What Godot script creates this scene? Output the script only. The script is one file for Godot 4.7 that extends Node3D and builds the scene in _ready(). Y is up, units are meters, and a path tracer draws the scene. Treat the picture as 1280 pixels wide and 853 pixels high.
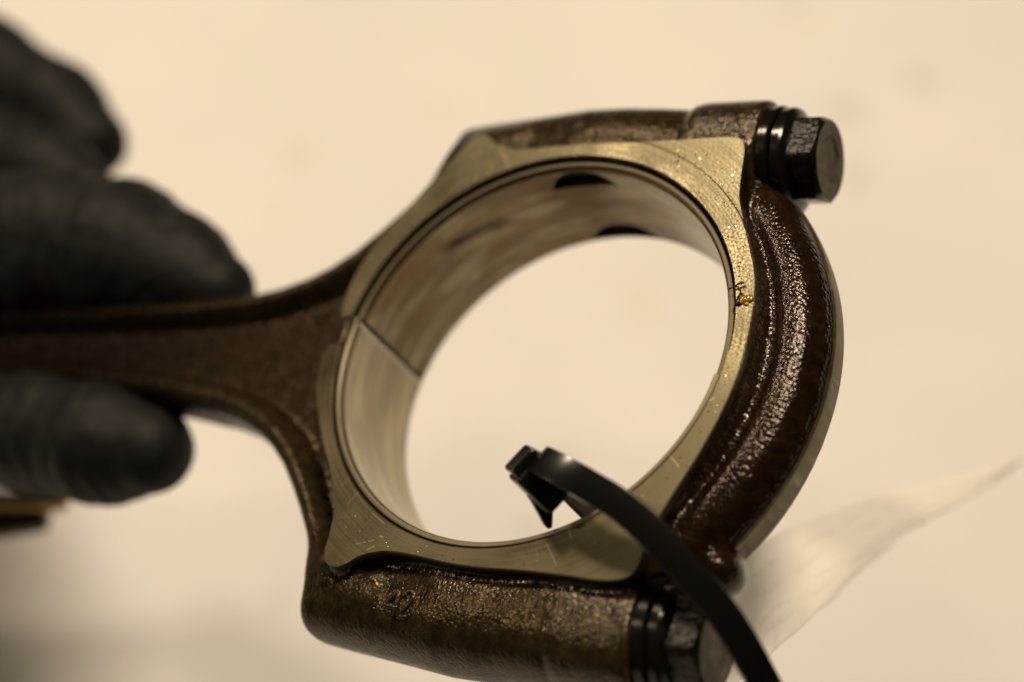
extends Node3D
# A used connecting rod (big end) held in a black glove over a sheet of white bench paper.
# The rod, the hand and everything tied to them are measured in millimetres in the rod's own axes:
# x along the rod towards the cap, y across it, z out of the machined face that is turned to the camera.
const MM := 0.001
const MID := -8.5          # middle plane of the rod
const BOLT_Y := 29.9
var rod_at: Transform3D
var mats := {}

# ------------------------------------------------------------------ helpers
func tag(o: Node3D, label: String, category: String, group := "") -> void:
	o.set_meta("label", label)
	o.set_meta("category", category)
	if group: o.set_meta("group", group)

func base(called: String, at: Transform3D) -> Node3D:
	var o := Node3D.new()
	o.name = called
	o.transform = at
	add_child(o, true)
	return o

func put(called: String, mesh: Mesh, m: Material, parent: Node) -> MeshInstance3D:
	var o := MeshInstance3D.new()
	o.name = called
	o.mesh = mesh
	o.material_override = m
	o.cast_shadow = GeometryInstance3D.SHADOW_CASTING_SETTING_ON
	parent.add_child(o, true)
	return o

func as_mesh(v: PackedVector3Array, n: PackedVector3Array, idx: PackedInt32Array, uv := PackedVector2Array(), col := PackedColorArray()) -> ArrayMesh:
	var a := []
	a.resize(Mesh.ARRAY_MAX)
	a[Mesh.ARRAY_VERTEX] = v
	a[Mesh.ARRAY_NORMAL] = n
	if uv.size() == v.size(): a[Mesh.ARRAY_TEX_UV] = uv
	if col.size() == v.size(): a[Mesh.ARRAY_COLOR] = col
	a[Mesh.ARRAY_INDEX] = idx
	var m := ArrayMesh.new()
	m.add_surface_from_arrays(Mesh.PRIMITIVE_TRIANGLES, a)
	return m

# A grid of points (millimetres) as a smooth sheet; rows x cols, optionally closed along the rows.
func sheet(p: PackedVector3Array, rows: int, cols: int, wrap_rows := false, wrap_cols := false, flip := false, col := PackedColorArray(), uv_scale := Vector2.ONE) -> ArrayMesh:
	var n := PackedVector3Array()
	var uv := PackedVector2Array()
	n.resize(p.size())
	uv.resize(p.size())
	for i in rows:
		for j in cols:
			var i0 := (i - 1 + rows) % rows if wrap_rows else maxi(i - 1, 0)
			var i1 := (i + 1) % rows if wrap_rows else mini(i + 1, rows - 1)
			var j0 := (j - 1 + cols) % cols if wrap_cols else maxi(j - 1, 0)
			var j1 := (j + 1) % cols if wrap_cols else mini(j + 1, cols - 1)
			var c := (p[i1 * cols + j] - p[i0 * cols + j]).cross(p[i * cols + j1] - p[i * cols + j0])
			n[i * cols + j] = (-c if flip else c).normalized()
			uv[i * cols + j] = Vector2(float(i) / maxf(1, rows - 1), float(j) / maxf(1, cols - 1)) * uv_scale
	var idx := PackedInt32Array()
	for i in (rows if wrap_rows else rows - 1):
		for j in (cols if wrap_cols else cols - 1):
			var a := i * cols + j
			var b := ((i + 1) % rows) * cols + j
			var c2 := ((i + 1) % rows) * cols + (j + 1) % cols
			var d := i * cols + (j + 1) % cols
			if flip: idx.append_array([a, b, c2, a, c2, d])
			else: idx.append_array([a, c2, b, a, d, c2])
	var v := PackedVector3Array()
	v.resize(p.size())
	for k in p.size(): v[k] = p[k] * MM
	return as_mesh(v, n, idx, uv, col)

# A profile of (distance along the axis, radius) turned round an axis; sharp where the profile repeats a point.
func lathe(profile: PackedVector2Array, origin: Vector3, axis: Vector3, seg := 64, from := 0.0, sweep := TAU) -> ArrayMesh:
	var u := axis.cross(Vector3(0.31, 0.2, 0.93)).normalized()
	if absf(axis.z) > 0.9: u = Vector3.RIGHT
	var w := axis.cross(u).normalized()
	var v := PackedVector3Array()
	var n := PackedVector3Array()
	var uv := PackedVector2Array()
	var idx := PackedInt32Array()
	for k in profile.size() - 1:
		var a := profile[k]
		var b := profile[k + 1]
		if a.is_equal_approx(b): continue
		var d := (b - a).normalized()
		var first := v.size()
		for s in seg + 1:
			var t := from + sweep * s / seg
			var r := u * cos(t) + w * sin(t)
			for q in [a, b]:
				v.append((origin + axis * q.x + r * q.y) * MM)
				n.append((r * d.x - axis * d.y).normalized())
				uv.append(Vector2(t / TAU, q.x * 0.1))
		for s in seg:
			var o := first + s * 2
			idx.append_array([o, o + 1, o + 2, o + 1, o + 3, o + 2])
	return as_mesh(v, n, idx, uv)

func smin(a: float, b: float, k: float) -> float:
	var h := maxf(k - absf(a - b), 0.0) / k
	return minf(a, b) - h * h * k * 0.25

func table(x: float, xs: Array, ys: Array) -> float:
	if x <= xs[0]: return ys[0]
	for i in xs.size() - 1:
		if x < xs[i + 1]: return lerpf(ys[i], ys[i + 1], (x - xs[i]) / (xs[i + 1] - xs[i]))
	return ys[-1]

# Surface nets: one vertex in each cell that the surface crosses, one quad round each crossed edge.
func nets(f: PackedFloat32Array, lo: Vector3, nx: int, ny: int, nz: int, h: float, x_from := -1e9, x_to := 1e9) -> ArrayMesh:
	var cell := PackedInt32Array()
	cell.resize(nx * ny * nz)
	cell.fill(-1)
	var v := PackedVector3Array()
	var n := PackedVector3Array()
	var sy := nz
	var sx := ny * nz
	for i in nx - 1:
		for j in ny - 1:
			var o := (i * ny + j) * nz
			for k in nz - 1:
				var c := o + k
				var a0 := f[c]
				if absf(a0) > 2.5 * h: continue
				var a1 := f[c + 1]
				var a2 := f[c + sy]
				var a3 := f[c + sy + 1]
				var a4 := f[c + sx]
				var a5 := f[c + sx + 1]
				var a6 := f[c + sx + sy]
				var a7 := f[c + sx + sy + 1]
				var ins := int(a0 < 0) + int(a1 < 0) + int(a2 < 0) + int(a3 < 0) + int(a4 < 0) + int(a5 < 0) + int(a6 < 0) + int(a7 < 0)
				if ins == 0 or ins == 8: continue
				var s := Vector3.ZERO
				var m := 0
				if (a0 < 0) != (a1 < 0): s += Vector3(0, 0, a0 / (a0 - a1)); m += 1
				if (a2 < 0) != (a3 < 0): s += Vector3(0, 1, a2 / (a2 - a3)); m += 1
				if (a4 < 0) != (a5 < 0): s += Vector3(1, 0, a4 / (a4 - a5)); m += 1
				if (a6 < 0) != (a7 < 0): s += Vector3(1, 1, a6 / (a6 - a7)); m += 1
				if (a0 < 0) != (a2 < 0): s += Vector3(0, a0 / (a0 - a2), 0); m += 1
				if (a1 < 0) != (a3 < 0): s += Vector3(0, a1 / (a1 - a3), 1); m += 1
				if (a4 < 0) != (a6 < 0): s += Vector3(1, a4 / (a4 - a6), 0); m += 1
				if (a5 < 0) != (a7 < 0): s += Vector3(1, a5 / (a5 - a7), 1); m += 1
				if (a0 < 0) != (a4 < 0): s += Vector3(a0 / (a0 - a4), 0, 0); m += 1
				if (a1 < 0) != (a5 < 0): s += Vector3(a1 / (a1 - a5), 0, 1); m += 1
				if (a2 < 0) != (a6 < 0): s += Vector3(a2 / (a2 - a6), 1, 0); m += 1
				if (a3 < 0) != (a7 < 0): s += Vector3(a3 / (a3 - a7), 1, 1); m += 1
				cell[c] = v.size()
				v.append((lo + (Vector3(i, j, k) + s / m) * h) * MM)
				n.append(Vector3(a4 + a5 + a6 + a7 - a0 - a1 - a2 - a3, a2 + a3 + a6 + a7 - a0 - a1 - a4 - a5, a1 + a3 + a5 + a7 - a0 - a2 - a4 - a6).normalized())
	var idx := PackedInt32Array()
	var steps := [[sx, sy, 1], [sy, 1, sx], [1, sx, sy]]
	for i in range(1, nx - 1):
		for j in range(1, ny - 1):
			var o := (i * ny + j) * nz
			for k in range(1, nz - 1):
				var c := o + k
				var a := f[c]
				if cell[c] < 0 and cell[c - 1] < 0: continue
				for t in steps:
					var b := f[c + t[0]]
					if (a < 0) == (b < 0): continue
					var q0 := cell[c]
					var q1 := cell[c - t[1]]
					var q2 := cell[c - t[1] - t[2]]
					var q3 := cell[c - t[2]]
					if q0 < 0 or q1 < 0 or q2 < 0 or q3 < 0: continue
					if a < 0: idx.append_array([q0, q2, q1, q0, q3, q2])
					else: idx.append_array([q0, q1, q2, q0, q2, q3])
	if x_from > -1e8 or x_to < 1e8:
		var some := PackedInt32Array()
		for t in idx.size() / 3:
			var x := v[idx[t * 3]].x / MM
			if x >= x_from and x < x_to: some.append_array([idx[t * 3], idx[t * 3 + 1], idx[t * 3 + 2]])
		# drop the vertices that no kept triangle uses
		var to := PackedInt32Array()
		to.resize(v.size())
		to.fill(-1)
		var v2 := PackedVector3Array()
		var n2 := PackedVector3Array()
		for t in some.size():
			var q := some[t]
			if to[q] < 0:
				to[q] = v2.size()
				v2.append(v[q])
				n2.append(n[q])
			some[t] = to[q]
		return as_mesh(v2, n2, some)
	return as_mesh(v, n, idx)

func spline(p: Array, per: int, closed := false) -> PackedVector2Array:
	var out := PackedVector2Array()
	var m := p.size()
	for i in (m if closed else m - 1):
		var a: Vector2 = p[(i - 1 + m) % m] if closed or i > 0 else p[0]
		var b: Vector2 = p[i]
		var c: Vector2 = p[(i + 1) % m]
		var d: Vector2 = p[(i + 2) % m] if closed or i + 2 < m else p[m - 1]
		for s in per: out.append(b.cubic_interpolate(c, a, d, float(s) / per))
	if not closed: out.append(p[m - 1])
	return out

# A tube through points, round or squashed; radius per point.
func tube(p: PackedVector3Array, r: PackedFloat32Array, seg := 10) -> ArrayMesh:
	var pts := PackedVector3Array()
	var rows := p.size()
	var up := Vector3(0.2, 0.3, 1).normalized()
	for i in range(-1, rows + 1):
		var c := clampi(i, 0, rows - 1)
		var t := (p[mini(c + 1, rows - 1)] - p[maxi(c - 1, 0)]).normalized()
		var u := t.cross(up).normalized()
		var w := t.cross(u)
		var rr := 0.0 if i < 0 or i == rows else r[c]
		for s in seg:
			var a := TAU * s / seg
			pts.append(p[c] + (u * cos(a) + w * sin(a)) * rr)
	return sheet(pts, rows + 2, seg, false, true, true)

# ------------------------------------------------------------------ pictures that say what surfaces are made of
func noise(seed_: int, freq: float, type := FastNoiseLite.TYPE_SIMPLEX_SMOOTH, oct := 3) -> FastNoiseLite:
	var f := FastNoiseLite.new()
	f.seed = seed_
	f.frequency = freq
	f.noise_type = type
	f.fractal_octaves = oct
	return f

func noise_tex(f: FastNoiseLite, size := 512, low := Color.BLACK, high := Color.WHITE, normalmap := false) -> ImageTexture:
	var im := f.get_seamless_image(size, size)
	im.convert(Image.FORMAT_RGBA8)
	if low != Color.BLACK or high != Color.WHITE:
		var d := im.get_data()
		var lr := PackedByteArray()
		lr.resize(d.size())
		for i in d.size() / 4:
			var t := d[i * 4] / 255.0
			var c := low.lerp(high, t)
			lr[i * 4] = int(c.r * 255)
			lr[i * 4 + 1] = int(c.g * 255)
			lr[i * 4 + 2] = int(c.b * 255)
			lr[i * 4 + 3] = 255
		im = Image.create_from_data(size, size, false, Image.FORMAT_RGBA8, lr)
	return ImageTexture.create_from_image(im)

func pbr(color: Color, rough: float, metal := 0.0) -> StandardMaterial3D:
	var m := StandardMaterial3D.new()
	m.albedo_color = color
	m.roughness = rough
	m.metallic = metal
	return m

func lin(r: float, g: float, b: float) -> Color:
	return Color(r, g, b).linear_to_srgb()

func triplanar(m: StandardMaterial3D, mm_per_tile: float) -> void:
	m.uv1_triplanar = true
	m.uv1_scale = Vector3.ONE * (1000.0 / mm_per_tile)
	m.uv1_triplanar_sharpness = 4.0

func build_materials() -> void:
	# forged, oil-soaked steel: brown film over a pebbly cast skin
	var pebble := noise(11, 0.058, FastNoiseLite.TYPE_CELLULAR, 2)
	pebble.fractal_gain = 0.4
	pebble.cellular_return_type = FastNoiseLite.RETURN_DISTANCE
	pebble.cellular_distance_function = FastNoiseLite.DISTANCE_EUCLIDEAN_SQUARED
	var bump := noise_tex(pebble, 512)
	var m := pbr(Color.WHITE, 1.0, 0.55)
	m.albedo_texture = noise_tex(noise(3, 0.012, FastNoiseLite.TYPE_SIMPLEX_SMOOTH, 4), 512, lin(0.022, 0.014, 0.006), lin(0.085, 0.060, 0.029))
	m.roughness_texture = noise_tex(noise(9, 0.02, FastNoiseLite.TYPE_SIMPLEX_SMOOTH, 4), 512, Color(0.14, 0.14, 0.14), Color(0.36, 0.36, 0.36))
	m.metallic_specular = 0.4
	m.heightmap_enabled = true
	m.heightmap_texture = bump
	m.heightmap_scale = 0.0075
	m.heightmap_flip_texture = true
	m.vertex_color_use_as_albedo = true
	triplanar(m, 14.0)
	mats.forged = m
	m = m.duplicate()
	m.metallic = 0.4
	m.roughness_texture = noise_tex(noise(10, 0.02, FastNoiseLite.TYPE_SIMPLEX_SMOOTH, 4), 512, Color(0.10, 0.10, 0.10), Color(0.26, 0.26, 0.26))
	m.metallic_specular = 0.5
	m.heightmap_scale = 0.0095
	mats.forged_cap = m
	# trimmed flash line: brighter, ground metal
	m = pbr(lin(0.18, 0.15, 0.095), 0.4, 0.7)
	m.heightmap_enabled = true
	m.heightmap_texture = noise_tex(noise(14, 0.03), 256)
	m.heightmap_scale = 0.010
	m.uv1_scale = Vector3(3, 40, 1)
	mats.flash = m
	# machined side face
	m = pbr(Color.WHITE, 1.0, 0.85)
	var ft := face_pictures()
	m.albedo_texture = ft[0]
	m.roughness_texture = ft[1]
	m.heightmap_enabled = true
	m.heightmap_texture = ft[2]
	m.heightmap_scale = 0.0025
	mats.face = m
	# bearing shells
	m = pbr(Color.WHITE, 0.26, 0.85)
	m.albedo_texture = shell_picture(1.0)
	m.vertex_color_use_as_albedo = true
	m.heightmap_enabled = true
	m.heightmap_texture = noise_tex(noise(31, 0.02), 256)
	m.heightmap_scale = 0.0006
	mats.shell = m
	m = m.duplicate()
	m.albedo_texture = shell_picture(0.15)
	m.albedo_color = lin(1.4, 1.42, 1.46)  # lifted to carry the bench reflection in the lower shell's colour
	mats.shell_clean_lit = m
	mats.shell_edge = pbr(lin(0.17, 0.145, 0.095), 0.4, 0.8)
	mats.parting = pbr(lin(0.62, 0.58, 0.50), 0.5, 0.1)
	mats.shell_edge_dark = pbr(lin(0.10, 0.082, 0.05), 0.45, 0.7)
	# bolts: black oxide and oil
	m = pbr(Color.WHITE, 0.22, 0.4)
	m.albedo_texture = noise_tex(noise(5, 0.02), 256, lin(0.006, 0.005, 0.004), lin(0.022, 0.016, 0.011))
	m.heightmap_enabled = true
	m.heightmap_texture = noise_tex(noise(8, 0.03, FastNoiseLite.TYPE_SIMPLEX_SMOOTH, 5), 256)
	m.heightmap_scale = 0.010
	triplanar(m, 7.0)
	mats.bolt = m
	m = pbr(lin(0.008, 0.007, 0.006), 0.16, 0.3)
	mats.bolt_smooth = m
	m = pbr(Color.WHITE, 0.55, 0.3)
	m.albedo_texture = noise_tex(noise(6, 0.02), 256, lin(0.04, 0.032, 0.022), lin(0.14, 0.112, 0.078))
	triplanar(m, 9.0)
	mats.bolt_end = m
	# cable tie nylon
	m = pbr(lin(0.004, 0.0038, 0.0035), 0.17, 0.0)
	m.metallic_specular = 0.6
	mats.nylon = m
	# nitrile glove
	m = pbr(Color.WHITE, 0.6, 0.0)
	m.metallic_specular = 0.33
	m.albedo_texture = noise_tex(noise(21, 0.02), 256, lin(0.0042, 0.0039, 0.0036), lin(0.0078, 0.0072, 0.0067))
	m.heightmap_enabled = true
	m.heightmap_texture = noise_tex(noise(22, 0.012, FastNoiseLite.TYPE_SIMPLEX_SMOOTH, 5), 512)
	m.heightmap_scale = 0.03
	triplanar(m, 40.0)
	mats.glove = m
	mats.skin = pbr(lin(0.42, 0.25, 0.17), 0.5)
	mats.sludge = pbr(lin(0.012, 0.007, 0.004), 0.25)
	mats.amber = pbr(lin(0.32, 0.19, 0.045), 0.2, 0.4)
	mats.fleck = pbr(lin(0.55, 0.44, 0.24), 0.3, 1.0)
	# wood strip
	m = pbr(Color.WHITE, 0.6)
	m.albedo_texture = noise_tex(noise(41, 0.02), 128, lin(0.55, 0.36, 0.14), lin(0.70, 0.49, 0.22))
	triplanar(m, 20.0)
	mats.wood = m
	m = pbr(lin(0.10, 0.075, 0.05), 0.7)  # same wood with the shade put into its colour
	mats.wood_shaded = m

# colour, roughness and height of the machined face: olive-gold steel, turned rings, straight scratches, gritty gold at one corner with its lamp reflection painted in
func face_pictures() -> Array:
	var s := 1024
	var span := 70.0
	var rng := RandomNumberGenerator.new()
	rng.seed = 77
	var blotch := noise(51, 0.004, FastNoiseLite.TYPE_SIMPLEX_SMOOTH, 4)
	var grit := noise(52, 0.16, FastNoiseLite.TYPE_SIMPLEX_SMOOTH, 3)
	var ring := noise(53, 1.1, FastNoiseLite.TYPE_SIMPLEX_SMOOTH, 2)
	var c := PackedByteArray()
	var r := PackedByteArray()
	var h := PackedByteArray()
	c.resize(s * s * 4)
	r.resize(s * s)
	h.resize(s * s)
	for y in s:
		for x in s:
			var px := (float(x) / s - 0.5) * span
			var py := (0.5 - float(y) / s) * span
			var rad := sqrt(px * px + py * py)
			var i := y * s + x
			if rad < 24.0 or rad > 36.0:
				c[i * 4 + 3] = 255
				continue
			var b := blotch.get_noise_2d(x, y)
			var g := grit.get_noise_2d(x, y)
			var turned := ring.get_noise_2d(rad * 3.0, atan2(py, px) * 1.5)
			# the cap side near the upper bolt is etched and gritty; the lamp reflection there is painted in
			var etched := smoothstep(2.0, 12.0, px + 0.35 * py) * smoothstep(-10.0, 8.0, py)
			var t := clampf(0.55 + 0.5 * b + 0.18 * turned, 0, 1)
			var base_c := Color(0.075, 0.064, 0.036).lerp(Color(0.15, 0.129, 0.077), t)
			base_c = base_c.lerp(Color(0.50, 0.43, 0.265), etched * clampf(0.25 + 1.0 * g + 1.7 * b, 0, 1))
			var pit := smoothstep(0.2, 0.42, -g + 0.4 * b) * (0.25 + 0.75 * etched)
			base_c = base_c.lerp(Color(0.10, 0.065, 0.02), pit * 0.8)
			base_c = base_c.linear_to_srgb()
			c[i * 4] = int(clampf(base_c.r, 0, 1) * 255)
			c[i * 4 + 1] = int(clampf(base_c.g, 0, 1) * 255)
			c[i * 4 + 2] = int(clampf(base_c.b, 0, 1) * 255)
			c[i * 4 + 3] = 255
			r[i] = int(clampf(0.40 + 0.14 * b + 0.08 * turned + 0.06 * g, 0.15, 0.8) * 255)
			h[i] = int(clampf(0.5 + 0.10 * turned + g * (0.06 + 0.20 * etched), 0, 1) * 255)
	var hi := Image.create_from_data(s, s, false, Image.FORMAT_R8, h)
	var ci := Image.create_from_data(s, s, false, Image.FORMAT_RGBA8, c)
	for k in 260:      # handling scratches
		var p := Vector2(rng.randf(), rng.randf()) * s
		var d := Vector2.from_angle(rng.randf() * TAU) * rng.randf_range(6, 50)
		var tone := rng.randf_range(0.05, 0.3)
		for q in 60:
			var at := Vector2i(p + d * (q / 60.0))
			if at.x < 0 or at.y < 0 or at.x >= s or at.y >= s: continue
			hi.set_pixelv(at, Color(tone, tone, tone))
			ci.set_pixelv(at, ci.get_pixelv(at).lerp(Color(0.78, 0.7, 0.5), 0.4))
	return [ImageTexture.create_from_image(ci), ImageTexture.create_from_image(Image.create_from_data(s, s, false, Image.FORMAT_R8, r)), ImageTexture.create_from_image(hi)]

# the running surface of a shell: u round the bore (0..1 = a half turn), v across its width; brown oil varnish and worn streaks
func shell_picture(varnish: float) -> ImageTexture:
	var w := 1024
	var hgt := 256
	var long_n := noise(61, 0.02, FastNoiseLite.TYPE_SIMPLEX_SMOOTH, 4)
	var fine := noise(63, 0.05)
	var soft := noise(62, 0.006, FastNoiseLite.TYPE_SIMPLEX_SMOOTH, 3)
	var d := PackedByteArray()
	d.resize(w * hgt * 4)
	for y in hgt:
		for x in w:
			var a := long_n.get_noise_2d(x * 0.12, y * 1.1)
			var b := soft.get_noise_2d(x, y * 1.5)
			var c := Color(0.17, 0.135, 0.08).lerp(Color(0.36, 0.315, 0.215), clampf(0.5 + 1.5 * a + 0.6 * b, 0, 1))
			c = c.lerp(Color(0.17, 0.105, 0.04), clampf(smoothstep(0.0, 0.3, a - 0.6 * b) * 0.65 * varnish, 0, 1))
			c = c.lerp(Color(0.30, 0.265, 0.19), (1.0 - varnish) * 0.55)
			c *= 1.0 + 0.22 * fine.get_noise_2d(x * 0.04, y * 4.0)
			# a dark smear of burnt oil and two small polished rings
			var u := float(x) / w
			var v := float(y) / hgt
			var sm := absf(v - 0.31 - (u - 0.76) * -0.7 - 0.08 * a)
			c = c.lerp(Color(0.035, 0.027, 0.016), smoothstep(0.085, 0.03, sm) * smoothstep(0.68, 0.73, u) * smoothstep(0.84, 0.79, u) * clampf(0.75 + 1.2 * a, 0.4, 1.0) * varnish)
			c = c.lerp(Color(0.16, 0.10, 0.045), smoothstep(0.10, 0.0, absf(u - 0.6)) * smoothstep(0.25, 0.05, absf(v - 0.2)) * 0.6)
			c = c.linear_to_srgb()
			var i := (y * w + x) * 4
			d[i] = int(c.r * 255)
			d[i + 1] = int(c.g * 255)
			d[i + 2] = int(c.b * 255)
			d[i + 3] = 255
	return ImageTexture.create_from_image(Image.create_from_data(w, hgt, false, Image.FORMAT_RGBA8, d))

# ------------------------------------------------------------------ the rod
func face_outline() -> PackedVector2Array:
	# from the oil gap at the shank, over the upper lobe and the cap, back to the gap
	var p := [Vector2(-26.9, 2.6), Vector2(-27.2, 5.2), Vector2(-27.0, 8.4), Vector2(-25.8, 12.6), Vector2(-23.2, 17.3), Vector2(-20.2, 22.6), Vector2(-17.7, 26.6), Vector2(-16.4, 28.6), Vector2(-15.2, 29.4), Vector2(-13.9, 29.0), Vector2(-12.3, 27.9), Vector2(-10.2, 27.1), Vector2(-7.5, 26.9), Vector2(-3.2, 27.2), Vector2(2, 27.3), Vector2(8, 27.3), Vector2(14, 27.4), Vector2(19.4, 27.5), Vector2(20.8, 26.9), Vector2(21.4, 25.4), Vector2(21.7, 22.5), Vector2(22.2, 19.2), Vector2(23.4, 16.2), Vector2(25.0, 12.8), Vector2(26.6, 8.5), Vector2(27.3, 3.5), Vector2(27.3, -2.3), Vector2(26.6, -7.1), Vector2(25.2, -12.2), Vector2(23.2, -17.6), Vector2(22.0, -21.3), Vector2(21.7, -24.0), Vector2(21.4, -25.8), Vector2(20.3, -26.9), Vector2(17.7, -27.4), Vector2(13, -27.3), Vector2(8.1, -27.3), Vector2(3.3, -27.5), Vector2(-0.8, -27.4), Vector2(-6.2, -26.9), Vector2(-9.5, -26.9), Vector2(-12.3, -27.7), Vector2(-14.0, -28.9), Vector2(-15.2, -29.4), Vector2(-16.6, -29.0), Vector2(-17.5, -27.7), Vector2(-17.7, -25.0), Vector2(-18.4, -21.8), Vector2(-20.5, -17.9), Vector2(-23.8, -13.0), Vector2(-26.5, -7.8), Vector2(-27.5, -4.0), Vector2(-27.3, -2.0), Vector2(-26.5, -1.0)]
	return spline(p, 5)

# A flat plate with chamfered edges between two heights (millimetres); u, v run over a 70 mm square.
func plate(poly: PackedVector2Array, z_top: float, z_low: float, chamfer: float, facing := 1.0) -> ArrayMesh:
	var p := PackedVector2Array()
	for q in poly:
		if p.is_empty() or p[-1].distance_to(q) > 0.12: p.append(q)
	if p[0].distance_to(p[-1]) < 0.12: p.remove_at(p.size() - 1)
	if Geometry2D.is_polygon_clockwise(p): p.reverse()
	var m := p.size()
	var inner := PackedVector2Array()
	var out := PackedVector2Array()
	for i in m:
		var d0 := (p[i] - p[(i - 1 + m) % m]).normalized()
		var d1 := (p[(i + 1) % m] - p[i]).normalized()
		var n0 := Vector2(d0.y, -d0.x)
		var n1 := Vector2(d1.y, -d1.x)
		var nn := (n0 + n1).normalized()
		inner.append(p[i] - nn * chamfer / maxf(0.5, nn.dot(n0)))
		out.append(nn)
	var v := PackedVector3Array()
	var n := PackedVector3Array()
	var uv := PackedVector2Array()
	var idx := PackedInt32Array()
	for q in inner:
		v.append(Vector3(q.x, q.y, z_top) * MM)
		n.append(Vector3(0, 0, facing))
	var tri := Geometry2D.triangulate_polygon(inner)
	if tri.is_empty():      # a sharp tip: keep the outline itself and let the chamfer stand outside it
		for i in m: inner[i] = p[i].lerp(inner[i], 0.12)
		for i in m: v[i] = Vector3(inner[i].x, inner[i].y, z_top) * MM
		tri = Geometry2D.triangulate_polygon(inner)
	if tri.is_empty():
		inner = p.duplicate()
		for i in m: v[i] = Vector3(inner[i].x, inner[i].y, z_top) * MM
		tri = Geometry2D.triangulate_polygon(inner)
	for t in tri.size() / 3:
		var a := tri[t * 3]
		var b := tri[t * 3 + 1]
		var c := tri[t * 3 + 2]
		var ccw := (inner[b] - inner[a]).cross(inner[c] - inner[a]) > 0
		if ccw == (facing > 0): idx.append_array([a, c, b])
		else: idx.append_array([a, b, c])
	for ringk in 2:
		var first := v.size()
		for i in m:
			var bev := Vector3(out[i].x, out[i].y, facing).normalized()
			var side := Vector3(out[i].x, out[i].y, 0)
			if ringk == 0:
				v.append(Vector3(inner[i].x, inner[i].y, z_top) * MM)
				v.append(Vector3(p[i].x, p[i].y, z_top - chamfer * facing) * MM)
				n.append(bev)
				n.append(bev)
			else:
				v.append(Vector3(p[i].x, p[i].y, z_top - chamfer * facing) * MM)
				v.append(Vector3(p[i].x, p[i].y, z_low) * MM)
				n.append(side)
				n.append(side)
		for i in m:
			var a := first + i * 2
			var b := first + ((i + 1) % m) * 2
			if facing > 0: idx.append_array([a, b, a + 1, b, b + 1, a + 1])
			else: idx.append_array([a, a + 1, b, b, a + 1, b + 1])
	for q in v: uv.append(Vector2(q.x / MM / 70.0 + 0.5, 0.5 - q.y / MM / 70.0))
	return as_mesh(v, n, idx, uv)

func polygon_distance(poly: PackedVector2Array, q: Vector2) -> float:
	var best := 1e9
	var inside := false
	var m := poly.size()
	var a := poly[m - 1]
	for i in m:
		var b := poly[i]
		var e := b - a
		var w := q - a
		var t := clampf(w.dot(e) / e.length_squared(), 0, 1)
		best = minf(best, (w - e * t).length_squared())
		if (a.y > q.y) != (b.y > q.y) and q.x < e.x * (q.y - a.y) / e.y + a.x: inside = not inside
		a = b
	return -sqrt(best) if inside else sqrt(best)

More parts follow.
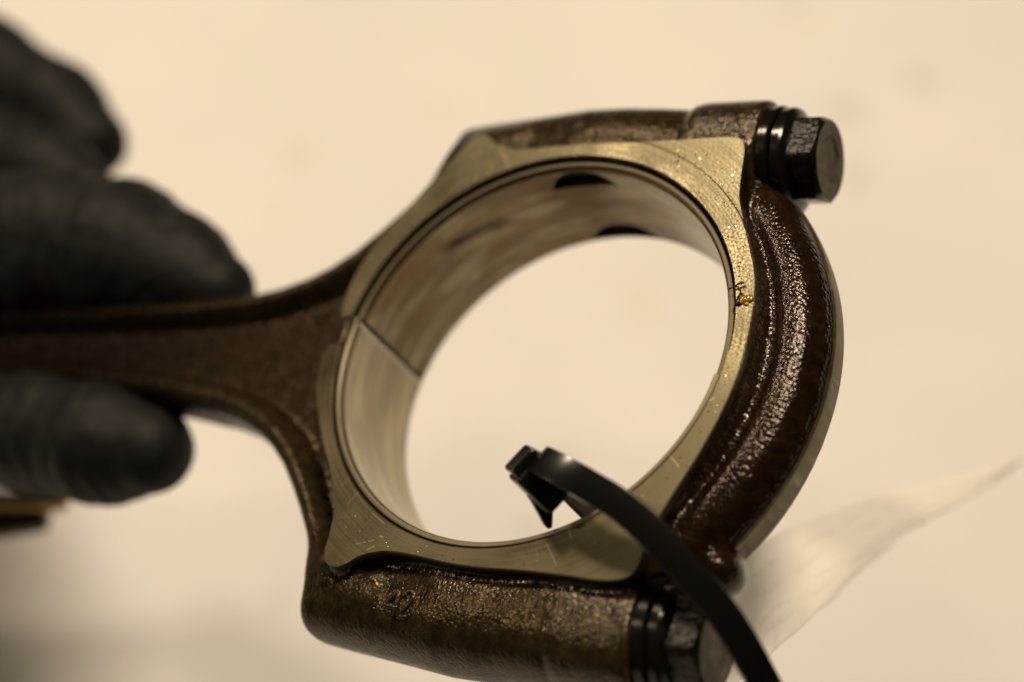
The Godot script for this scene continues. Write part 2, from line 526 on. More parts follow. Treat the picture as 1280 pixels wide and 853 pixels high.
func rod_field(lo: Vector3, nx: int, ny: int, nz: int, h: float) -> PackedFloat32Array:
	var f := PackedFloat32Array()
	f.resize(nx * ny * nz)
	f.fill(9.0)
	var coarse := []
	for q in [Vector2(-26.9, 2.6)]: coarse.append(q)
	var outline := face_outline()
	var few := PackedVector2Array()
	for i in range(0, outline.size(), 3): few.append(outline[i])
	var hx := [-135, -100, -85, -70, -55, -46, -42, -38, -35, -32, -29, -27, -24, -21, -18, -14]
	var hy := [5.4, 5.5, 5.8, 6.4, 7.4, 8.6, 9.6, 11.2, 13.0, 15.5, 18.8, 21.3, 25.3, 28.6, 30.4, 31.0]
	var bx := [-24, -21, -17, -13, -8, -3, 2, 7, 11.2, 12.0, 13.2, 21.4]
	var br := [4.8, 5.1, 5.5, 5.8, 6.2, 6.65, 6.65, 6.4, 6.05, 6.6, 6.8, 6.8]
	var half := nz / 2
	for i in nx:
		var x := lo.x + i * h
		var hw := table(x, hx, hy)
		var slope := (table(x + 1, hx, hy) - table(x - 1, hx, hy)) * 0.5
		var hs := 1.0 / sqrt(1.0 + slope * slope)
		var rb := table(x, bx, br)
		for j in ny:
			var y := lo.y + j * h
			var ay := absf(y)
			var r := sqrt(x * x + y * y)
			if r < 22.5 or r > 39.5 and ay > hw + 2.0 and ay < 22.0 or x < -26 and ay > hw + 2.5: continue
			if x > 21.5 and r > 39.5: continue
			if y < 0 and x > 5.0: rb = lerpf(6.5, 6.75, smoothstep(5.0, 14.0, x)) - 0.16 * exp(-pow((x - 11.6) / 0.5, 2))
			else: rb = table(x, bx, br)
			var yb := BOLT_Y - 0.1 if y > 0 else BOLT_Y + 0.5
			var d2 := polygon_distance(few, Vector2(x, y)) if x > -30 and r < 35 else 4.0
			var rout := 27.5 + 7.0 * smoothstep(-7.0, 5.0, x)
			var tt := clampf((r - 28.0) / 6.5, 0, 1)
			var wp := 1.3 + 4.5 * pow(1.0 - pow(tt, 3.0), 0.6) - 0.8 * exp(-pow((r - 28.7) / 0.9, 2)) - 0.25 * exp(-pow((r - 33.5) / 0.4, 2))
			var inset := minf((hw - ay) * hs, r - 27.5)
			var ws := lerpf(4.7, 2.0, smoothstep(1.7, 4.3, (hw - ay) * hs)) + 0.9 * smoothstep(-26.0, -18.0, x)
			var shank := (ay - hw) * hs
			for k in half + 1:
				var w := absf(lo.z + k * h - MID)
				# shank and shoulders
				var a := 9.0
				if x < -8.0:
					a = -smin(-shank, -(w - ws) * 0.85, 2.2)
					a = maxf(a, x + 12.0)
				# bolt boss
				var b := pow(pow(absf(ay - yb), 2.5) + pow(w, 2.5), 0.4) - rb
				b = -smin(-b, -maxf(x - 21.3, -22.0 - x), 1.6 if x < 0 else 0.7)
				# ring that swells into the cap
				var c := -smin(-(r - rout), -(w - wp) * 0.8, 1.2)
				var d := smin(smin(a, b, 3.0), c, 2.0)
				var pl := maxf(d2 + 0.05, w - 8.2)
				d = smin(d, pl, 0.9)
				# bolt seat, bore and its chamfer
				if x > 18.0: d = maxf(d, minf(7.3 - sqrt((ay - yb) * (ay - yb) + w * w), x - 21.35))
				if y < -15 and x > 20: d = smin(d, Vector3(x - 27.0, y + 22.2, w * 0.6).length() - 2.2, 1.6)
				d = maxf(d, 25.35 + maxf(0.0, w - 7.5) * (0.5 if y > 0 else 0.2) - r)
				f[(i * ny + j) * nz + k] = d
				f[(i * ny + j) * nz + nz - 1 - k] = d
	return f

func shell(parent: Node3D, from_deg: float, to_deg: float, slots: Array, z0: float, ease_back: float) -> void:
	var rows := int((to_deg - from_deg) / 0.3)
	var z1 := -16.9
	var nv := 96
	var p := PackedVector3Array()
	var col := PackedColorArray()
	for i in rows + 1:
		var u := float(i) / rows
		var deg := lerpf(from_deg, to_deg, u)
		var a := deg_to_rad(deg)
		var relief := ease_back * smoothstep(2.2, 0.0, minf(deg - from_deg, to_deg - deg))   # the ends are eased back
		for j in nv + 1:
			var v := float(j) / nv
			var z := lerpf(z0, z1, v)
			var r := 24.2 + relief
			var edge := minf(j, nv - j)
			if edge < 5: r += (5 - edge) * (5 - edge) * 0.022
			var ink := 0.0
			for s in slots:      # a lens-shaped pocket: flat along one side, arched along the other
				var du: float = (deg - s[0]) / s[1]
				var top: float = s[2] + s[3] * maxf(0.0, 1.0 - pow(absf(du), 2.6))
				if absf(du) < 1.0 and z > s[2] and z < top: ink = 1.0
			r += ink * 0.85
			p.append(Vector3(cos(a) * r, sin(a) * r, z))
			col.append(Color(0.012, 0.010, 0.008) if ink > 0 else Color.WHITE)
	var o := put("bearing_shell", sheet(p, rows + 1, nv + 1, false, false, true, col), mats.shell if z0 < -0.6 else mats.shell_clean_lit, parent)
	if ease_back > 0.2:      # the relieved ends beside the joints, a glint put into their pale colour
		for end in 2:
			var ep := PackedVector3Array()
			for q in [Vector2(0.0, 24.8), Vector2(0.9, 24.5), Vector2(2.0, 24.18)]:
				var a := deg_to_rad(from_deg + q.x if end == 0 else to_deg - q.x)
				for z in [z0 - 0.5, z1 + 0.4]: ep.append(Vector3(cos(a) * q.y, sin(a) * q.y, z))
			put("relieved_edge", sheet(ep, 3, 2, false, false, end == 1), mats.parting, o)
	# the steel back and the two side edges
	var e := PackedVector3Array()
	var prof := [Vector2(24.56, z0), Vector2(24.62, z0 + 0.06), Vector2(25.05, z0 + 0.06), Vector2(25.2, z0 - 0.1), Vector2(25.2, z1 + 0.1), Vector2(25.05, z1 - 0.06), Vector2(24.62, z1 - 0.06), Vector2(24.56, z1)]
	for i in rows / 4 + 1:
		var a := deg_to_rad(lerpf(from_deg, to_deg, float(i) / (rows / 4)))
		for q in prof: e.append(Vector3(cos(a) * q.x, sin(a) * q.x, q.y))
	put("steel_back", sheet(e, rows / 4 + 1, prof.size(), false, false, false), mats.shell_edge if z0 > -0.6 else mats.shell_edge_dark, o)

func hex_bolt(parent: Node3D, y: float, turn: float) -> void:
	var o := Vector3(0, y, MID)
	# hexagonal head
	var v := PackedVector3Array()
	var n := PackedVector3Array()
	var idx := PackedInt32Array()
	var rc := 5.6
	var x0 := 24.4
	var x1 := 28.2
	var cut := 0.55
	for s in 6:
		var a0 := turn + TAU * s / 6
		var a1 := turn + TAU * (s + 1) / 6
		var nn := Vector3(0, cos((a0 + a1) / 2), sin((a0 + a1) / 2))
		var steps := 8
		var first := v.size()
		for q in steps + 1:
			var t := float(q) / steps
			var c := Vector3(0, lerpf(cos(a0), cos(a1), t), lerpf(sin(a0), sin(a1), t)) * rc
			# rounded corners: a flat pulled in towards both ends
			var pull := pow(absf(t - 0.5) * 2, 6) * 0.16
			c *= 1.0 - pull / rc
			var rad := Vector3(0, c.y, c.z).normalized()
			var side := nn.lerp(rad, pow(absf(t - 0.5) * 2, 5)).normalized()
			var over := clampf(c.length() - 4.8, 0, 1)      # chamfer cone bites the corners
			v.append_array([(o + c + Vector3(x0, 0, 0)) * MM, (o + c + Vector3(x1 - cut * 0.35 - over * 0.75, 0, 0)) * MM, (o + c + Vector3(x1 - cut * 0.35 - over * 0.75, 0, 0)) * MM, (o + c * (4.62 / c.length()) + Vector3(x1, 0, 0)) * MM])
			var ch := (side + Vector3(1.1, 0, 0)).normalized()
			n.append_array([side, side, ch, ch])
		for q in steps:
			var b := first + q * 4
			for w in [0, 2]: idx.append_array([b + w, b + w + 1, b + w + 4, b + w + 1, b + w + 5, b + w + 4])
	var bolt := put("bolt", as_mesh(v, n, idx), mats.bolt, parent)
	put("end_face", lathe(PackedVector2Array([Vector2(x1 - 0.06, 4.66), Vector2(x1 + 0.02, 4.5), Vector2(x1 + 0.02, 4.5), Vector2(x1 - 0.02, 3.0), Vector2(x1 - 0.3, 2.6), Vector2(x1 - 0.34, 0.0)]), o, Vector3.RIGHT, 48), mats.bolt_end, bolt)
	put("flange", lathe(PackedVector2Array([Vector2(22.95, 4.6), Vector2(22.98, 6.1), Vector2(23.15, 6.35), Vector2(23.15, 6.35), Vector2(24.0, 6.35), Vector2(24.0, 6.35), Vector2(24.3, 6.2), Vector2(24.7, 5.4), Vector2(24.9, 4.4)]), o, Vector3.RIGHT, 72), mats.bolt_smooth, bolt)
	put("washer", lathe(PackedVector2Array([Vector2(21.36, 5.0), Vector2(21.36, 6.4), Vector2(21.5, 6.6), Vector2(21.5, 6.6), Vector2(22.5, 6.6), Vector2(22.5, 6.6), Vector2(22.75, 6.3), Vector2(22.75, 4.2)]), o, Vector3.RIGHT, 72), mats.bolt_smooth, bolt)

# deeper red brown oil varnish on the cap flank; finger shade painted on the shank
func stained_and_shaded(m: ArrayMesh) -> ArrayMesh:
	var a := m.surface_get_arrays(0)
	var v: PackedVector3Array = a[Mesh.ARRAY_VERTEX]
	var c := PackedColorArray()
	c.resize(v.size())
	var nz := noise(17, 0.12)
	for i in v.size():
		var p := v[i] / MM
		var r := Vector2(p.x, p.y).length()
		var k := smoothstep(4.0, 13.0, p.x + 2.0 * nz.get_noise_3d(p.x, p.y, p.z)) * smoothstep(27.0, 21.5, absf(p.y)) * smoothstep(26.5, 28.5, r)
		var dark := smoothstep(-20.0, -34.0, p.x) * smoothstep(2.0, -1.5, absf(p.z - MID) - 2.6)  # recessed web: shade put into the vertex colour
		c[i] = Color(0.88, 0.86, 0.82).lerp(Color(0.44, 0.31, 0.22), k).lerp(Color(0.50, 0.40, 0.31), dark).lerp(Color(0.25, 0.20, 0.16), smoothstep(-40.0, -75.0, p.x))  # shank darkens towards the fingers as their painted shade
	a[Mesh.ARRAY_COLOR] = c
	var o := ArrayMesh.new()
	o.add_surface_from_arrays(Mesh.PRIMITIVE_TRIANGLES, a)
	return o

func build_rod() -> void:
	var rod := base("connecting_rod", rod_at)
	tag(rod, "oily brown steel engine connecting rod with open big end, held level by the gloved hand", "engine part")
	var h := 0.5
	var lo := Vector3(-130, -39.5, MID - 9.25)
	var nx := int(168 / h) + 1
	var ny := int(79 / h) + 1
	var nz := int(18.5 / h) + 1
	var f := rod_field(lo, nx, ny, nz, h)
	put("rod_body", stained_and_shaded(nets(f, lo, nx, ny, nz, h, -1e9, 11.6)), mats.forged, rod)
	var cap := put("bearing_cap", stained_and_shaded(nets(f, lo, nx, ny, nz, h, 11.6, 1e9)), mats.forged_cap, rod)
	# trimmed flash line round the crown of the cap
	var fp := PackedVector3Array()
	for i in 121:
		var a := deg_to_rad(lerpf(-44, 41, i / 120.0))
		for q in [Vector2(34.2, 1.7), Vector2(34.6, 1.45), Vector2(34.66, 0.5), Vector2(34.66, -0.5), Vector2(34.6, -1.45), Vector2(34.2, -1.7)]:
			fp.append(Vector3(cos(a) * q.x, sin(a) * q.x, MID + q.y))
	put("flash_band", sheet(fp, 121, 6, false, false, true), mats.flash, cap)
	# machined faces, front and back; the corner by the upper bolt lies a little lower beyond a turned arc
	var outline := face_outline()
	var arc := PackedVector2Array()
	for i in 181:
		var t := deg_to_rad(lerpf(182.0, 534.2, i / 180.0))
		arc.append(Vector2(cos(t), sin(t)) * (25.35 if sin(t) < 0.0 else 25.5))
	var whole := outline.duplicate()
	whole.append_array(arc)
	var corner := PackedVector2Array()
	for i in 31:
		var t := deg_to_rad(lerpf(30, 74, i / 30.0))
		corner.append(Vector2(cos(t), sin(t)) * 28.45)
	corner.append_array([Vector2(8, 36), Vector2(36, 36), Vector2(36, 14)])
	for side in 2:
		var fz: float = 1.0 if side == 0 else -1.0
		var top: float = 0.0 if side == 0 else -17.0
		var main := Geometry2D.clip_polygons(whole, corner)
		var rest := Geometry2D.intersect_polygons(whole, corner)
		var face: MeshInstance3D
		for g in main:
			if g.size() > 40: face = put("machined_face", plate(g, top, top - fz * 1.0, 0.14, fz), mats.face, rod)
		for g in rest:
			if g.size() > 8: put("corner_pad", plate(g, top - fz * 0.07, top - fz * 1.0, 0.12, fz), mats.face, rod)
	# bearing shells: the joint between them lies at the shank
	shell(rod, -6.6, 173.3, [[91.6, 10.8, -4.4, 2.9], [90.0, 11.3, -16.0, 2.7]], -0.75, 0.02)
	shell(rod, 173.6, 353.1, [], -0.4, 0.8)
	hex_bolt(rod, BOLT_Y - 0.2, -0.05)
	hex_bolt(rod, -BOLT_Y, -0.05)
	# small end at the far side of the hand
	put("small_end", lathe(PackedVector2Array([Vector2(-8, 11.5), Vector2(-8, 15.5), Vector2(-7, 16.5), Vector2(-7, 16.5), Vector2(7, 16.5), Vector2(7, 16.5), Vector2(8, 15.5), Vector2(8, 11.5), Vector2(8, 11.5), Vector2(-8, 11.5)]), Vector3(-144, 0, MID), Vector3.BACK, 64), mats.forged, rod)
	# the two raised figures forged into the lower boss
	var glyphs := {"4": [[Vector2(0.95, 0.0), Vector2(0.72, 1.0)], [Vector2(0.72, 1.0), Vector2(0.0, 0.34), Vector2(1.05, 0.30)]],
		"2": [[Vector2(0.02, 0.72), Vector2(0.10, 0.92), Vector2(0.38, 1.0), Vector2(0.68, 0.92), Vector2(0.74, 0.70), Vector2(0.55, 0.45), Vector2(0.0, 0.0), Vector2(0.75, 0.0)]]}
	var gx := -8.9
	for key in ["4", "2"]:
		var node: MeshInstance3D
		for stroke in glyphs[key]:
			var pts := PackedVector3Array()
			var rr := PackedFloat32Array()
			for s in stroke.size() - 1:
				for q in 5:
					var g: Vector2 = stroke[s].lerp(stroke[s + 1], q / 4.0)
					var x := gx + g.x * 1.75 + g.y * 0.3
					var y := -33.2 + g.y * 2.9
					var rb := 6.12
					var dy := y + BOLT_Y + 0.5
					pts.append(Vector3(x, y, MID + pow(pow(rb, 2.5) - pow(absf(dy), 2.5), 0.4) + 0.22))
					rr.append(0.34)
			put("raised_figure", tube(pts, rr, 8), mats.forged, rod)
		gx += 2.05
	grit(rod)

func grit(rod: Node3D) -> void:
	var rng := RandomNumberGenerator.new()
	rng.seed = 5
	# black hairs of sludge and an amber clot of old oil on the cap's face
	for s in [[Vector3(23.9, 7.1, 0.15), Vector3(25.6, 7.9, 0.35)], [Vector3(24.6, 7.6, 0.2), Vector3(25.3, 7.0, 0.3)], [Vector3(33.3, 6.9, -5.6), Vector3(33.9, 5.6, -5.2)]]:
		var pts := PackedVector3Array()
		var rr := PackedFloat32Array()
		for q in 7:
			pts.append(s[0].lerp(s[1], q / 6.0) + Vector3(rng.randf_range(-0.12, 0.12), rng.randf_range(-0.12, 0.12), rng.randf_range(0, 0.15)))
			rr.append(rng.randf_range(0.06, 0.15))
		put("sludge_thread", tube(pts, rr, 7), mats.sludge, rod)
	for s in 7:
		var ball := SphereMesh.new()
		ball.radius = rng.randf_range(0.25, 0.55) * MM
		ball.height = ball.radius * 1.1
		ball.radial_segments = 12
		ball.rings = 6
		var b := put("oil_clot", ball, mats.amber if s % 3 else mats.sludge, rod)
		b.position = Vector3(25.7 + rng.randf_range(-0.7, 0.8), 5.4 + rng.randf_range(-0.9, 0.9), 0.05) * MM
		b.rotation.x = PI / 2
	# bright flakes of bearing metal stuck in the oil film
	var chip := PrismMesh.new()
	chip.size = Vector3(0.30, 0.22, 0.07) * MM
	var mm := MultiMesh.new()
	mm.transform_format = MultiMesh.TRANSFORM_3D
	mm.mesh = chip
	var where := []
	var outline := face_outline()
	while where.size() < 330:
		var a := rng.randf() * TAU
		var r := rng.randf_range(25.9, 30.5)
		var q := Vector2(cos(a), sin(a)) * r
		var want := 0.25 + 0.75 * smoothstep(0.0, 12.0, q.x) * smoothstep(-14.0, -2.0, q.y)
		if rng.randf() > want or polygon_distance(outline, q) > -0.35: continue
		var t := Transform3D(Basis.from_euler(Vector3(rng.randf_range(-0.5, 0.5), rng.randf_range(-0.5, 0.5), rng.randf() * TAU)).scaled(Vector3.ONE * rng.randf_range(0.25, 1.0)), Vector3(q.x, q.y, 0.02 if q.length() < 28.4 or q.x < 8 else -0.05) * MM)
		where.append(t)
	mm.instance_count = where.size()
	for i in where.size(): mm.set_instance_transform(i, where[i])
	var o := MultiMeshInstance3D.new()
	o.name = "metal_flakes"
	o.multimesh = mm
	o.material_override = mats.fleck
	o.set_meta("kind", "stuff")
	rod.add_child(o, true)

# ------------------------------------------------------------------ cable tie
func ribbon(path: PackedVector3Array, wide: Vector3, width: float, thick: float, tip := 1.0) -> ArrayMesh:
	var prof := []
	for q in [Vector2(-1, -0.6), Vector2(-0.93, -1), Vector2(0.93, -1), Vector2(1, -0.6), Vector2(1, 0.6), Vector2(0.93, 1), Vector2(-0.93, 1), Vector2(-1, 0.6)]: prof.append(q)
	var p := PackedVector3Array()
	var m := path.size()
	for i in m:
		var t := (path[mini(i + 1, m - 1)] - path[maxi(i - 1, 0)]).normalized()
		var w := (wide - t * wide.dot(t)).normalized()
		var o := t.cross(w)
		for q in prof: p.append(path[i] + w * q.x * width / 2 * lerpf(1.0, tip, float(i) / (m - 1)) + o * q.y * thick / 2)
	return sheet(p, m, prof.size(), false, true, true)

func box(c: Vector3, ax: Vector3, ay: Vector3, az: Vector3, bevel: float) -> ArrayMesh:
	# a box with rounded edges, its half sizes in the lengths of ax, ay, az
	var st := SurfaceTool.new()
	var bm := BoxMesh.new()
	bm.size = Vector3(2, 2, 2)
	bm.subdivide_width = 6
	bm.subdivide_height = 6
	bm.subdivide_depth = 6
	var a := bm.get_mesh_arrays()
	var v: PackedVector3Array = a[Mesh.ARRAY_VERTEX]
	var n: PackedVector3Array = a[Mesh.ARRAY_NORMAL]
	var half := Vector3(ax.length(), ay.length(), az.length())
	for i in v.size():
		var q := v[i] * half
		# concentrate the rows near the edges
		q = Vector3(signf(q.x) * half.x * pow(absf(q.x) / half.x, 0.45), signf(q.y) * half.y * pow(absf(q.y) / half.y, 0.45), signf(q.z) * half.z * pow(absf(q.z) / half.z, 0.45))
		var core := q.clamp(-half + Vector3.ONE * bevel, half - Vector3.ONE * bevel)
		var d := (q - core)
		if d.length() > 0.0001:
			n[i] = d.normalized()
			q = core + n[i] * bevel
		v[i] = (c + ax.normalized() * q.x + ay.normalized() * q.y + az.normalized() * q.z) * MM
		n[i] = (ax.normalized() * n[i].x + ay.normalized() * n[i].y + az.normalized() * n[i].z).normalized()
	return as_mesh(v, n, a[Mesh.ARRAY_INDEX])

func curve(points: Array, per: int) -> PackedVector3Array:
	var out := PackedVector3Array()
	var m := points.size()
	for i in m - 1:
		var a: Vector3 = points[maxi(i - 1, 0)]
		var b: Vector3 = points[i]
		var c: Vector3 = points[i + 1]
		var d: Vector3 = points[mini(i + 2, m - 1)]
		for s in per: out.append(b.cubic_interpolate(c, a, d, float(s) / per))
	out.append(points[m - 1])
	return out

func build_tie() -> void:
	var tie := base("cable_tie", rod_at)
	tag(tie, "black nylon cable tie looped through the rod's bore and over its lower bolt", "cable tie")
	var wide := Vector3(0.50, 0.86, -0.05)
	var path := curve([Vector3(10.5, -17.3, 5.8), Vector3(11.1, -17.6, 6.9), Vector3(12.2, -18.0, 7.2), Vector3(14.6, -18.9, 7.2), Vector3(17.4, -19.9, 6.6), Vector3(21.4, -21.5, 4.9), Vector3(26.9, -25.3, 1.6), Vector3(31.2, -29.0, -2.0), Vector3(33.9, -32.8, -6.8), Vector3(34.2, -35.0, -13), Vector3(31, -36.5, -20), Vector3(21.5, -31, -23.5), Vector3(14.0, -22.5, -20.5), Vector3(11.2, -17.6, -10), Vector3(11.2, -17.2, -1.5), Vector3(11.2, -17.2, 5.0)], 12)
	put("strap", ribbon(path, wide, 3.3, 1.15), mats.nylon, tie)
	var w := wide.normalized()
	var up := Vector3(0, 0, 1)
	var along := w.cross(up).normalized()
	var down := Vector3(0.10, -0.75, -0.65).normalized()
	var deep := w.cross(down).normalized()
	down = deep.cross(w).normalized()
	put("locking_head", box(Vector3(10.3, -18.7, 4.2), w * 2.15, down * 2.7, deep * 1.9, 0.55), mats.nylon, tie)
	put("head_collar", box(Vector3(10.3, -18.7, 4.2) - down * 3.0, w * 1.75, down * 0.8, deep * 1.5, 0.4), mats.nylon, tie)
	put("cut_tail", ribbon(curve([Vector3(9.9, -19.6, 3.2), Vector3(9.9, -20.8, 1.6), Vector3(9.95, -22.1, 0.0)], 8), wide, 3.0, 1.1, 0.15), mats.nylon, tie)

# ------------------------------------------------------------------ paper tag
func tag_picture() -> ImageTexture:
	var w := 768
	var hgt := 256
	var im := Image.create(w, hgt, false, Image.FORMAT_RGBA8)
	im.fill(lin(0.80, 0.785, 0.76))
	var rng := RandomNumberGenerator.new()
	rng.seed = 12
	# lines of faded handwriting, too worn to read
	for line in 4:
		var x := 90.0
		var y := 60.0 + line * 45
		while x < w - 150:
			var word := rng.randf_range(30, 90)
			var ph := rng.randf() * 9.0
			for q in int(word * 4):
				var t := q / 4.0
				var px := int(x + t + 3.0 * sin(t * 0.9 + ph))
				var py := int(y + 4.5 * sin(t * 0.41 + ph) + 3.0 * sin(t * 1.07 + ph * 3.0) + 3.0 * sin(t * 0.13 + ph))
				for dx in 2:
					for dy in 2: im.set_pixel(clampi(px + dx, 0, w - 1), clampi(py + dy, 0, hgt - 1), lin(0.69, 0.67, 0.64))
			x += word + rng.randf_range(18, 60)
	# oily thumb marks
	var nz := noise(71, 0.02, FastNoiseLite.TYPE_SIMPLEX_SMOOTH, 4)
	for y in hgt:
		for x in w:
			var d := Vector2((x - 95.0) / 70.0, (y - 75.0) / 30.0).length()
			var s := smoothstep(0.15, 0.45, nz.get_noise_2d(x, y) + 0.65 * (1.0 - d)) * 0.5
			if s > 0.01: im.set_pixel(x, y, im.get_pixel(x, y).lerp(lin(0.50, 0.40, 0.16), s))
	return ImageTexture.create_from_image(im)

func paper_sheet(low: Array, crease: Array, high: Array, thick: float) -> ArrayMesh:
	# one sheet with a soft fold along its middle line and a torn lower edge
	var a := curve(low, 16)
	var b := curve(crease, 16)
	var c := curve(high, 16)
	var rng := RandomNumberGenerator.new()
	rng.seed = 9
	var rows := a.size()
	var cols := 17
	var wob := noise(95, 0.06)
	var st := SurfaceTool.new()
	var p := PackedVector3Array()
	var q := PackedVector3Array()
	for i in rows:
		var fray := Vector3(rng.randf_range(-0.15, 0.15), rng.randf_range(-0.22, 0.22), 0)
		for j in cols:
			var t := float(j) / (cols - 1)
			var at := a[i].lerp(b[i], t * 2.5) if t < 0.4 else b[i].lerp(c[i], (t - 0.4) / 0.6)
			at += fray * maxf(0.0, 1.0 - t * 6.0) + Vector3(0.44, 0.55, 0.71) * wob.get_noise_2d(i * 0.8, j * 1.6) * 0.35
			p.append(at)
			q.append(at - Vector3(0.44, 0.55, 0.71) * thick)
	st.append_from(sheet(p, rows, cols), 0, Transform3D())
	st.append_from(sheet(q, rows, cols, false, false, true), 0, Transform3D())
	for edge in [0, cols - 1]:
		var rim := PackedVector3Array()
		for i in rows: rim.append_array([p[i * cols + edge], q[i * cols + edge]])
		st.append_from(sheet(rim, rows, 2), 0, Transform3D())
	for edge in [0, rows - 1]:
		var rim := PackedVector3Array()
		for j in cols: rim.append_array([p[edge * cols + j], q[edge * cols + j]])
		st.append_from(sheet(rim, cols, 2), 0, Transform3D())
	return st.commit()

# ------------------------------------------------------------------ gloved hand
func build_hand() -> void:
	var hand := base("gloved_hand", rod_at)
	tag(hand, "hand in a black nitrile glove pinching the rod's shank between forefinger and thumb", "hand")
	var h := 0.85
	var lo := Vector3(-232, -46, -82)
	var nx := int(190 / h)
	var ny := int(118 / h)
	var nz := int(92 / h)
	var f := PackedFloat32Array()
	f.resize(nx * ny * nz)
	f.fill(20.0)
	var owner := PackedByteArray()      # which finger a cell belongs to: fingers touch, they do not melt together
	owner.resize(nx * ny * nz)
	var wr := noise(81, 0.09, FastNoiseLite.TYPE_SIMPLEX_SMOOTH, 3)
	# joints with radii; the last number is how strongly the glove wrinkles along the bone
	var chains := [
		[[Vector3(-152, 20, -8), 12.0], [Vector3(-113, 15.4, -3.5), 11.3], [Vector3(-86, 16.2, -5), 10.8], [Vector3(-75, 15.8, -6.6), 9.9], [Vector3(-65, 13.7, -7.8), 7.8], [Vector3(-56.6, 11.2, -8.7), 5.2]],
		[[Vector3(-160, 38, -22), 10.4], [Vector3(-133, 38, -8), 8.2], [Vector3(-117, 36.5, -9.5), 7.6], [Vector3(-102.5, 33.0, -10.8), 6.8], [Vector3(-96, 31.0, -12), 5.3]],
		[[Vector3(-168, 54, -34), 10.0], [Vector3(-150, 64, -9), 8.2], [Vector3(-134, 58.5, -12.5), 7.8], [Vector3(-116.5, 51.2, -17.5), 7.5], [Vector3(-107.5, 45.5, -20), 5.8]],
		[[Vector3(-172, 54, -48), 9.2], [Vector3(-160, 66, -34), 7.6], [Vector3(-146, 62, -32), 7.0], [Vector3(-134, 56, -34), 5.4]],
		[[Vector3(-186, -2, -26), 14.0], [Vector3(-124, -13, -11), 10.0], [Vector3(-98, -11.6, -10), 8.4], [Vector3(-78, -11.7, -10), 8.2], [Vector3(-67, -12.6, -10), 8.0], [Vector3(-59.3, -12.8, -10), 6.3]],
		[[Vector3(-152, 20, -8), 12.0], [Vector3(-196, 16, -30), 14.0]],
		[[Vector3(-160, 38, -22), 10.4], [Vector3(-196, 18, -36), 15.0]],
		[[Vector3(-168, 54, -34), 10.0], [Vector3(-198, 18, -44), 15.0]],
		[[Vector3(-172, 54, -48), 9.2], [Vector3(-200, 18, -52), 14.0]],
		[[Vector3(-186, -2, -26), 14.0], [Vector3(-196, 16, -38), 15.0]],
		[[Vector3(-194, 16, -42), 19.0], [Vector3(-222, 10, -48), 18.5], [Vector3(-226, 9, -49), 18.5]],
	]
	for ci in chains.size():
		var ch: Array = chains[ci]
		var g := PackedFloat32Array()
		for bi in ch.size() - 1:
			var a: Vector3 = ch[bi][0]
			var b: Vector3 = ch[bi + 1][0]
			var ra: float = ch[bi][1]
			var rb: float = ch[bi + 1][1]
			var e := b - a
			var el := e.length()
			var reach := maxf(ra, rb) + 5.0
			var mn := ((a.min(b) - Vector3.ONE * reach - lo) / h).floor().max(Vector3.ZERO)
			var mx := ((a.max(b) + Vector3.ONE * reach - lo) / h).ceil().min(Vector3(nx - 1, ny - 1, nz - 1))
			var soft := 3.2 if ci < 5 else 7.0
			var finger := ci < 5
			for i in range(int(mn.x), int(mx.x) + 1):
				for j in range(int(mn.y), int(mx.y) + 1):
					var o := (i * ny + j) * nz
					for k in range(int(mn.z), int(mx.z) + 1):
						var p := lo + Vector3(i, j, k) * h
						var w := p - a
						var t := clampf(w.dot(e) / (el * el), 0, 1)
						var d := (w - e * t).length() - lerpf(ra, rb, t)
						if d > 4.5: continue
						if finger and absf(d) < 2.5 and bi >= 1:
							# folds of the loose glove gather over the joints
							var s := t * el
							var near := exp(-pow(minf(s, el - s if bi < ch.size() - 2 else 99.0) / 5.5, 2))
							d += (0.30 * near + 0.02) * sin(s * 1.7 + 5.0 * wr.get_noise_3d(p.x, p.y, p.z)) + 0.35 * wr.get_noise_3d(p.x * 0.5, p.y * 0.5 + 50, p.z * 0.5)
						var was := f[o + k]
						if not finger: f[o + k] = smin(was, d, soft)
						elif was > 15.0: f[o + k] = d
						elif owner[o + k] == ci + 1: f[o + k] = smin(was, d, 3.2)
						else: f[o + k] = smin(was, d, 0.5)
						if finger and d < was: owner[o + k] = ci + 1
	put("glove", nets(f, lo, nx, ny, nz, h), mats.glove, hand)
	var along := (Vector3(-226, 9, -49) - Vector3(-194, 16, -42)).normalized()
	put("rolled_cuff", lathe(PackedVector2Array([Vector2(-2, 18), Vector2(-1, 19.3), Vector2(0.4, 19.7), Vector2(1.8, 19.2), Vector2(2.4, 18.0)]), Vector3(-226, 9, -49), along, 48), mats.glove, hand)
	put("forearm", lathe(PackedVector2Array([Vector2(-20, 17), Vector2(0, 17.6), Vector2(40, 21), Vector2(80, 24.5), Vector2(95, 25), Vector2(98, 23), Vector2(98, 0)]), Vector3(-226, 9, -49), along, 48), mats.skin, hand)

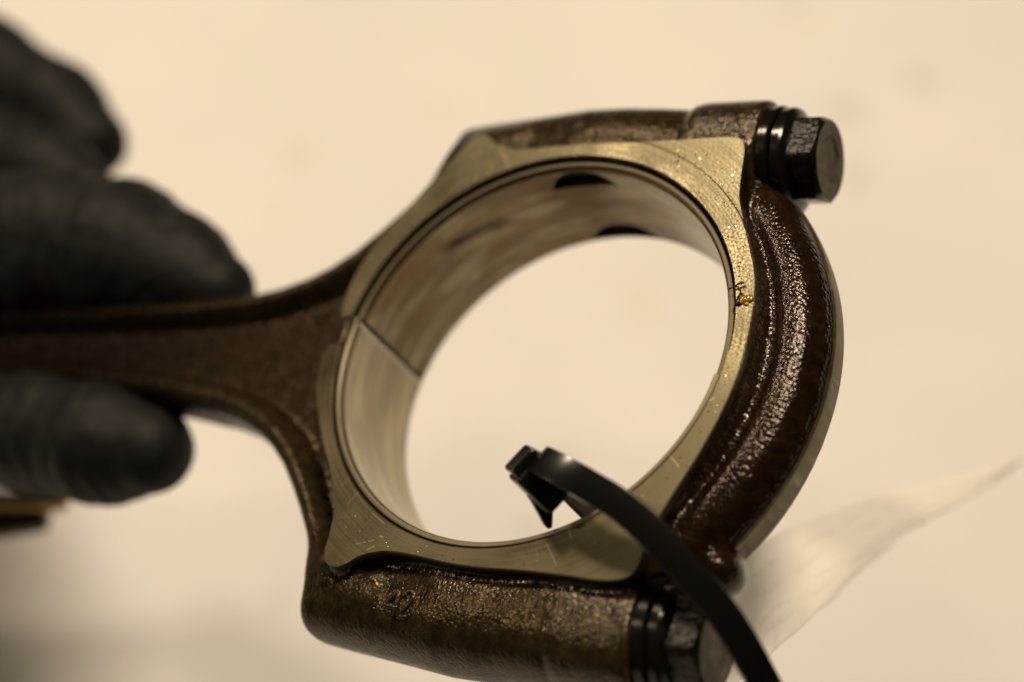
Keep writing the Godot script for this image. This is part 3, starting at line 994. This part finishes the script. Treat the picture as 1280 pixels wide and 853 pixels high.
# ------------------------------------------------------------------ bench paper
func table_picture() -> ImageTexture:
	var s := 1024
	var nz := noise(91, 0.004, FastNoiseLite.TYPE_SIMPLEX_SMOOTH, 4)
	var d := PackedByteArray()
	d.resize(s * s * 4)
	var rng := RandomNumberGenerator.new()
	rng.seed = 4
	var spots := []
	for k in 46: spots.append([Vector2(rng.randf(), rng.randf()) * s, rng.randf_range(5, 16), rng.randf_range(0.04, 0.12), rng.randf() < 0.5])
	for y in s:
		for x in s:
			var t := 0.80 + 0.05 * nz.get_noise_2d(x, y)
			var c := Color(t, t * 0.985, t * 0.96)
			c = c.linear_to_srgb()
			var i := (y * s + x) * 4
			d[i] = int(c.r * 255)
			d[i + 1] = int(c.g * 255)
			d[i + 2] = int(c.b * 255)
			d[i + 3] = 255
	var im := Image.create_from_data(s, s, false, Image.FORMAT_RGBA8, d)
	for q in spots:
		var r: float = q[1]
		for dx in range(-int(r), int(r) + 1):
			for dy in range(-int(r), int(r) + 1):
				var k := 1.0 - Vector2(dx, dy).length() / r
				if k <= 0: continue
				var at := Vector2i(posmod(int(q[0].x) + dx, s), posmod(int(q[0].y) + dy, s))
				im.set_pixelv(at, im.get_pixelv(at).lerp(Color(0.75, 0.62, 0.3) if q[3] else Color(0.45, 0.43, 0.40), k * q[2] * 1.6))
	return ImageTexture.create_from_image(im)

# ------------------------------------------------------------------ scene
func _ready() -> void:
	# camera: 40 degrees of frame across, close over the bench, looking down
	var pitch := deg_to_rad(-55.0)
	var look := Basis(Vector3.RIGHT, pitch)
	var reach := 0.43                                   # along the middle of the view to the bench paper
	var cam := Camera3D.new()
	cam.name = "camera"
	cam.transform = Transform3D(look, look.z * reach)
	cam.fov = 23.0
	cam.near = 0.01
	cam.far = 20.0
	var attr := CameraAttributesPhysical.new()
	attr.frustum_focal_length = 50.0
	attr.frustum_focus_distance = 0.184
	attr.exposure_aperture = 7.5
	cam.attributes = attr
	add_child(cam)
	cam.fov = 23.0
	# room: dim and warm; two lamps overhead, a third added from the left
	var env := Environment.new()
	env.background_mode = Environment.BG_COLOR
	env.background_color = lin(0.018, 0.0135, 0.009)
	env.tonemap_mode = Environment.TONE_MAPPER_LINEAR
	env.tonemap_exposure = 0.95
	env.sdfgi_enabled = true
	env.ssao_enabled = true
	env.ssil_enabled = true
	var we := WorldEnvironment.new()
	we.name = "environment"
	we.environment = env
	add_child(we)
	rod_at = cam.transform * Transform3D(Basis(Vector3(0.857829, -0.027735, 0.513186), Vector3(0.269111, 0.874945, -0.402554), Vector3(-0.437845, 0.483426, 0.758017)), Vector3(1.2121, -0.0505, -191.378) * MM)
	var held := look.z * 0.239
	lamp("added_lamp", held + Vector3(0.14, 0.94, -0.31) * 1.05, held, Vector2(0.24, 0.24), 1.18)
	lamp("added_lamp", held + Vector3(-0.47, 0.67, -0.57) * 1.3, held, Vector2(0.12, 0.12), 0.62)
	lamp("added_lamp", held + Vector3(-0.80, 0.57, -0.16) * 1.4, held, Vector2(0.10, 0.10), 0.26)  # added to put a highlight on the lower boss
	build_materials()
	# bench paper
	var bench := MeshInstance3D.new()
	bench.name = "table_surface"
	var bm := BoxMesh.new()
	bm.size = Vector3(1.6, 0.02, 1.6)
	bench.mesh = bm
	var tm := pbr(Color.WHITE, 0.75)
	tm.albedo_texture = table_picture()
	tm.uv1_triplanar = true
	tm.uv1_scale = Vector3.ONE * 2.2
	bench.material_override = tm
	bench.position = Vector3(0, -0.01, 0)
	bench.set_meta("kind", "structure")
	add_child(bench, true)
	build_rod()
	build_tie()
	var tag_paper := pbr(Color.WHITE, 0.7)
	tag_paper.albedo_texture = tag_picture()
	tag_paper.backlight_enabled = true
	tag_paper.backlight = Color(0.6, 0.57, 0.52)
	var paper := base("paper_tag", rod_at)
	tag(paper, "creased white paper tag with faint handwriting and yellow oil stains below the cap", "tag")
	put("tag_sheet", paper_sheet([Vector3(22.0, -35.6, -19.3), Vector3(24.7, -23.6, -30.4), Vector3(29.5, 0.5, -52.2), Vector3(33.6, 10.7, -62.6), Vector3(37.7, 23.0, -74.8)], [Vector3(20.8, -30.5, -21.9), Vector3(22.8, -18.2, -32.7), Vector3(28.4, 1.3, -51.4), Vector3(32.8, 11.4, -62.0), Vector3(37.75, 23.25, -74.5)], [Vector3(15.4, -22.8, -25.2), Vector3(16.2, -9.1, -36.4), Vector3(21.9, 2.7, -49.1), Vector3(29.4, 13.4, -62.2), Vector3(37.4, 23.4, -74.8)], 0.22), tag_paper, paper)
	build_hand()
	# wooden strip under the thumb
	var strip := base("wooden_strip", rod_at)
	tag(strip, "small tan wooden strip with its shaded side coloured dark, poking out under the gloved thumb", "strip")
	put("top_face", box(Vector3(-118.1, -18.1, -25.5), Vector3(24.4, 4.6, -6.7), Vector3(-0.2, 1.1, 0.2), Vector3(0.4, 0.1, 1.2), 0.35), mats.wood, strip)
	put("shaded_side", box(Vector3(-120.9, -23.4, -28.3), Vector3(23.0, 8.4, -5.2), Vector3(-0.6, 2.6, 0.3), Vector3(0.4, 0.1, 1.2), 0.35), mats.wood_shaded, strip)  # dark box stands for the shaded side of the strip

func lamp(called: String, at: Vector3, towards: Vector3, size: Vector2, energy: float) -> void:
	var l := AreaLight3D.new()
	l.name = called
	l.area_size = size
	l.light_energy = energy
	l.light_color = lin(1.0, 0.82, 0.595)
	l.area_range = 6.0
	l.shadow_enabled = true
	l.position = at
	add_child(l, true)
	l.look_at_from_position(at, towards, Vector3(0, 0, 1))
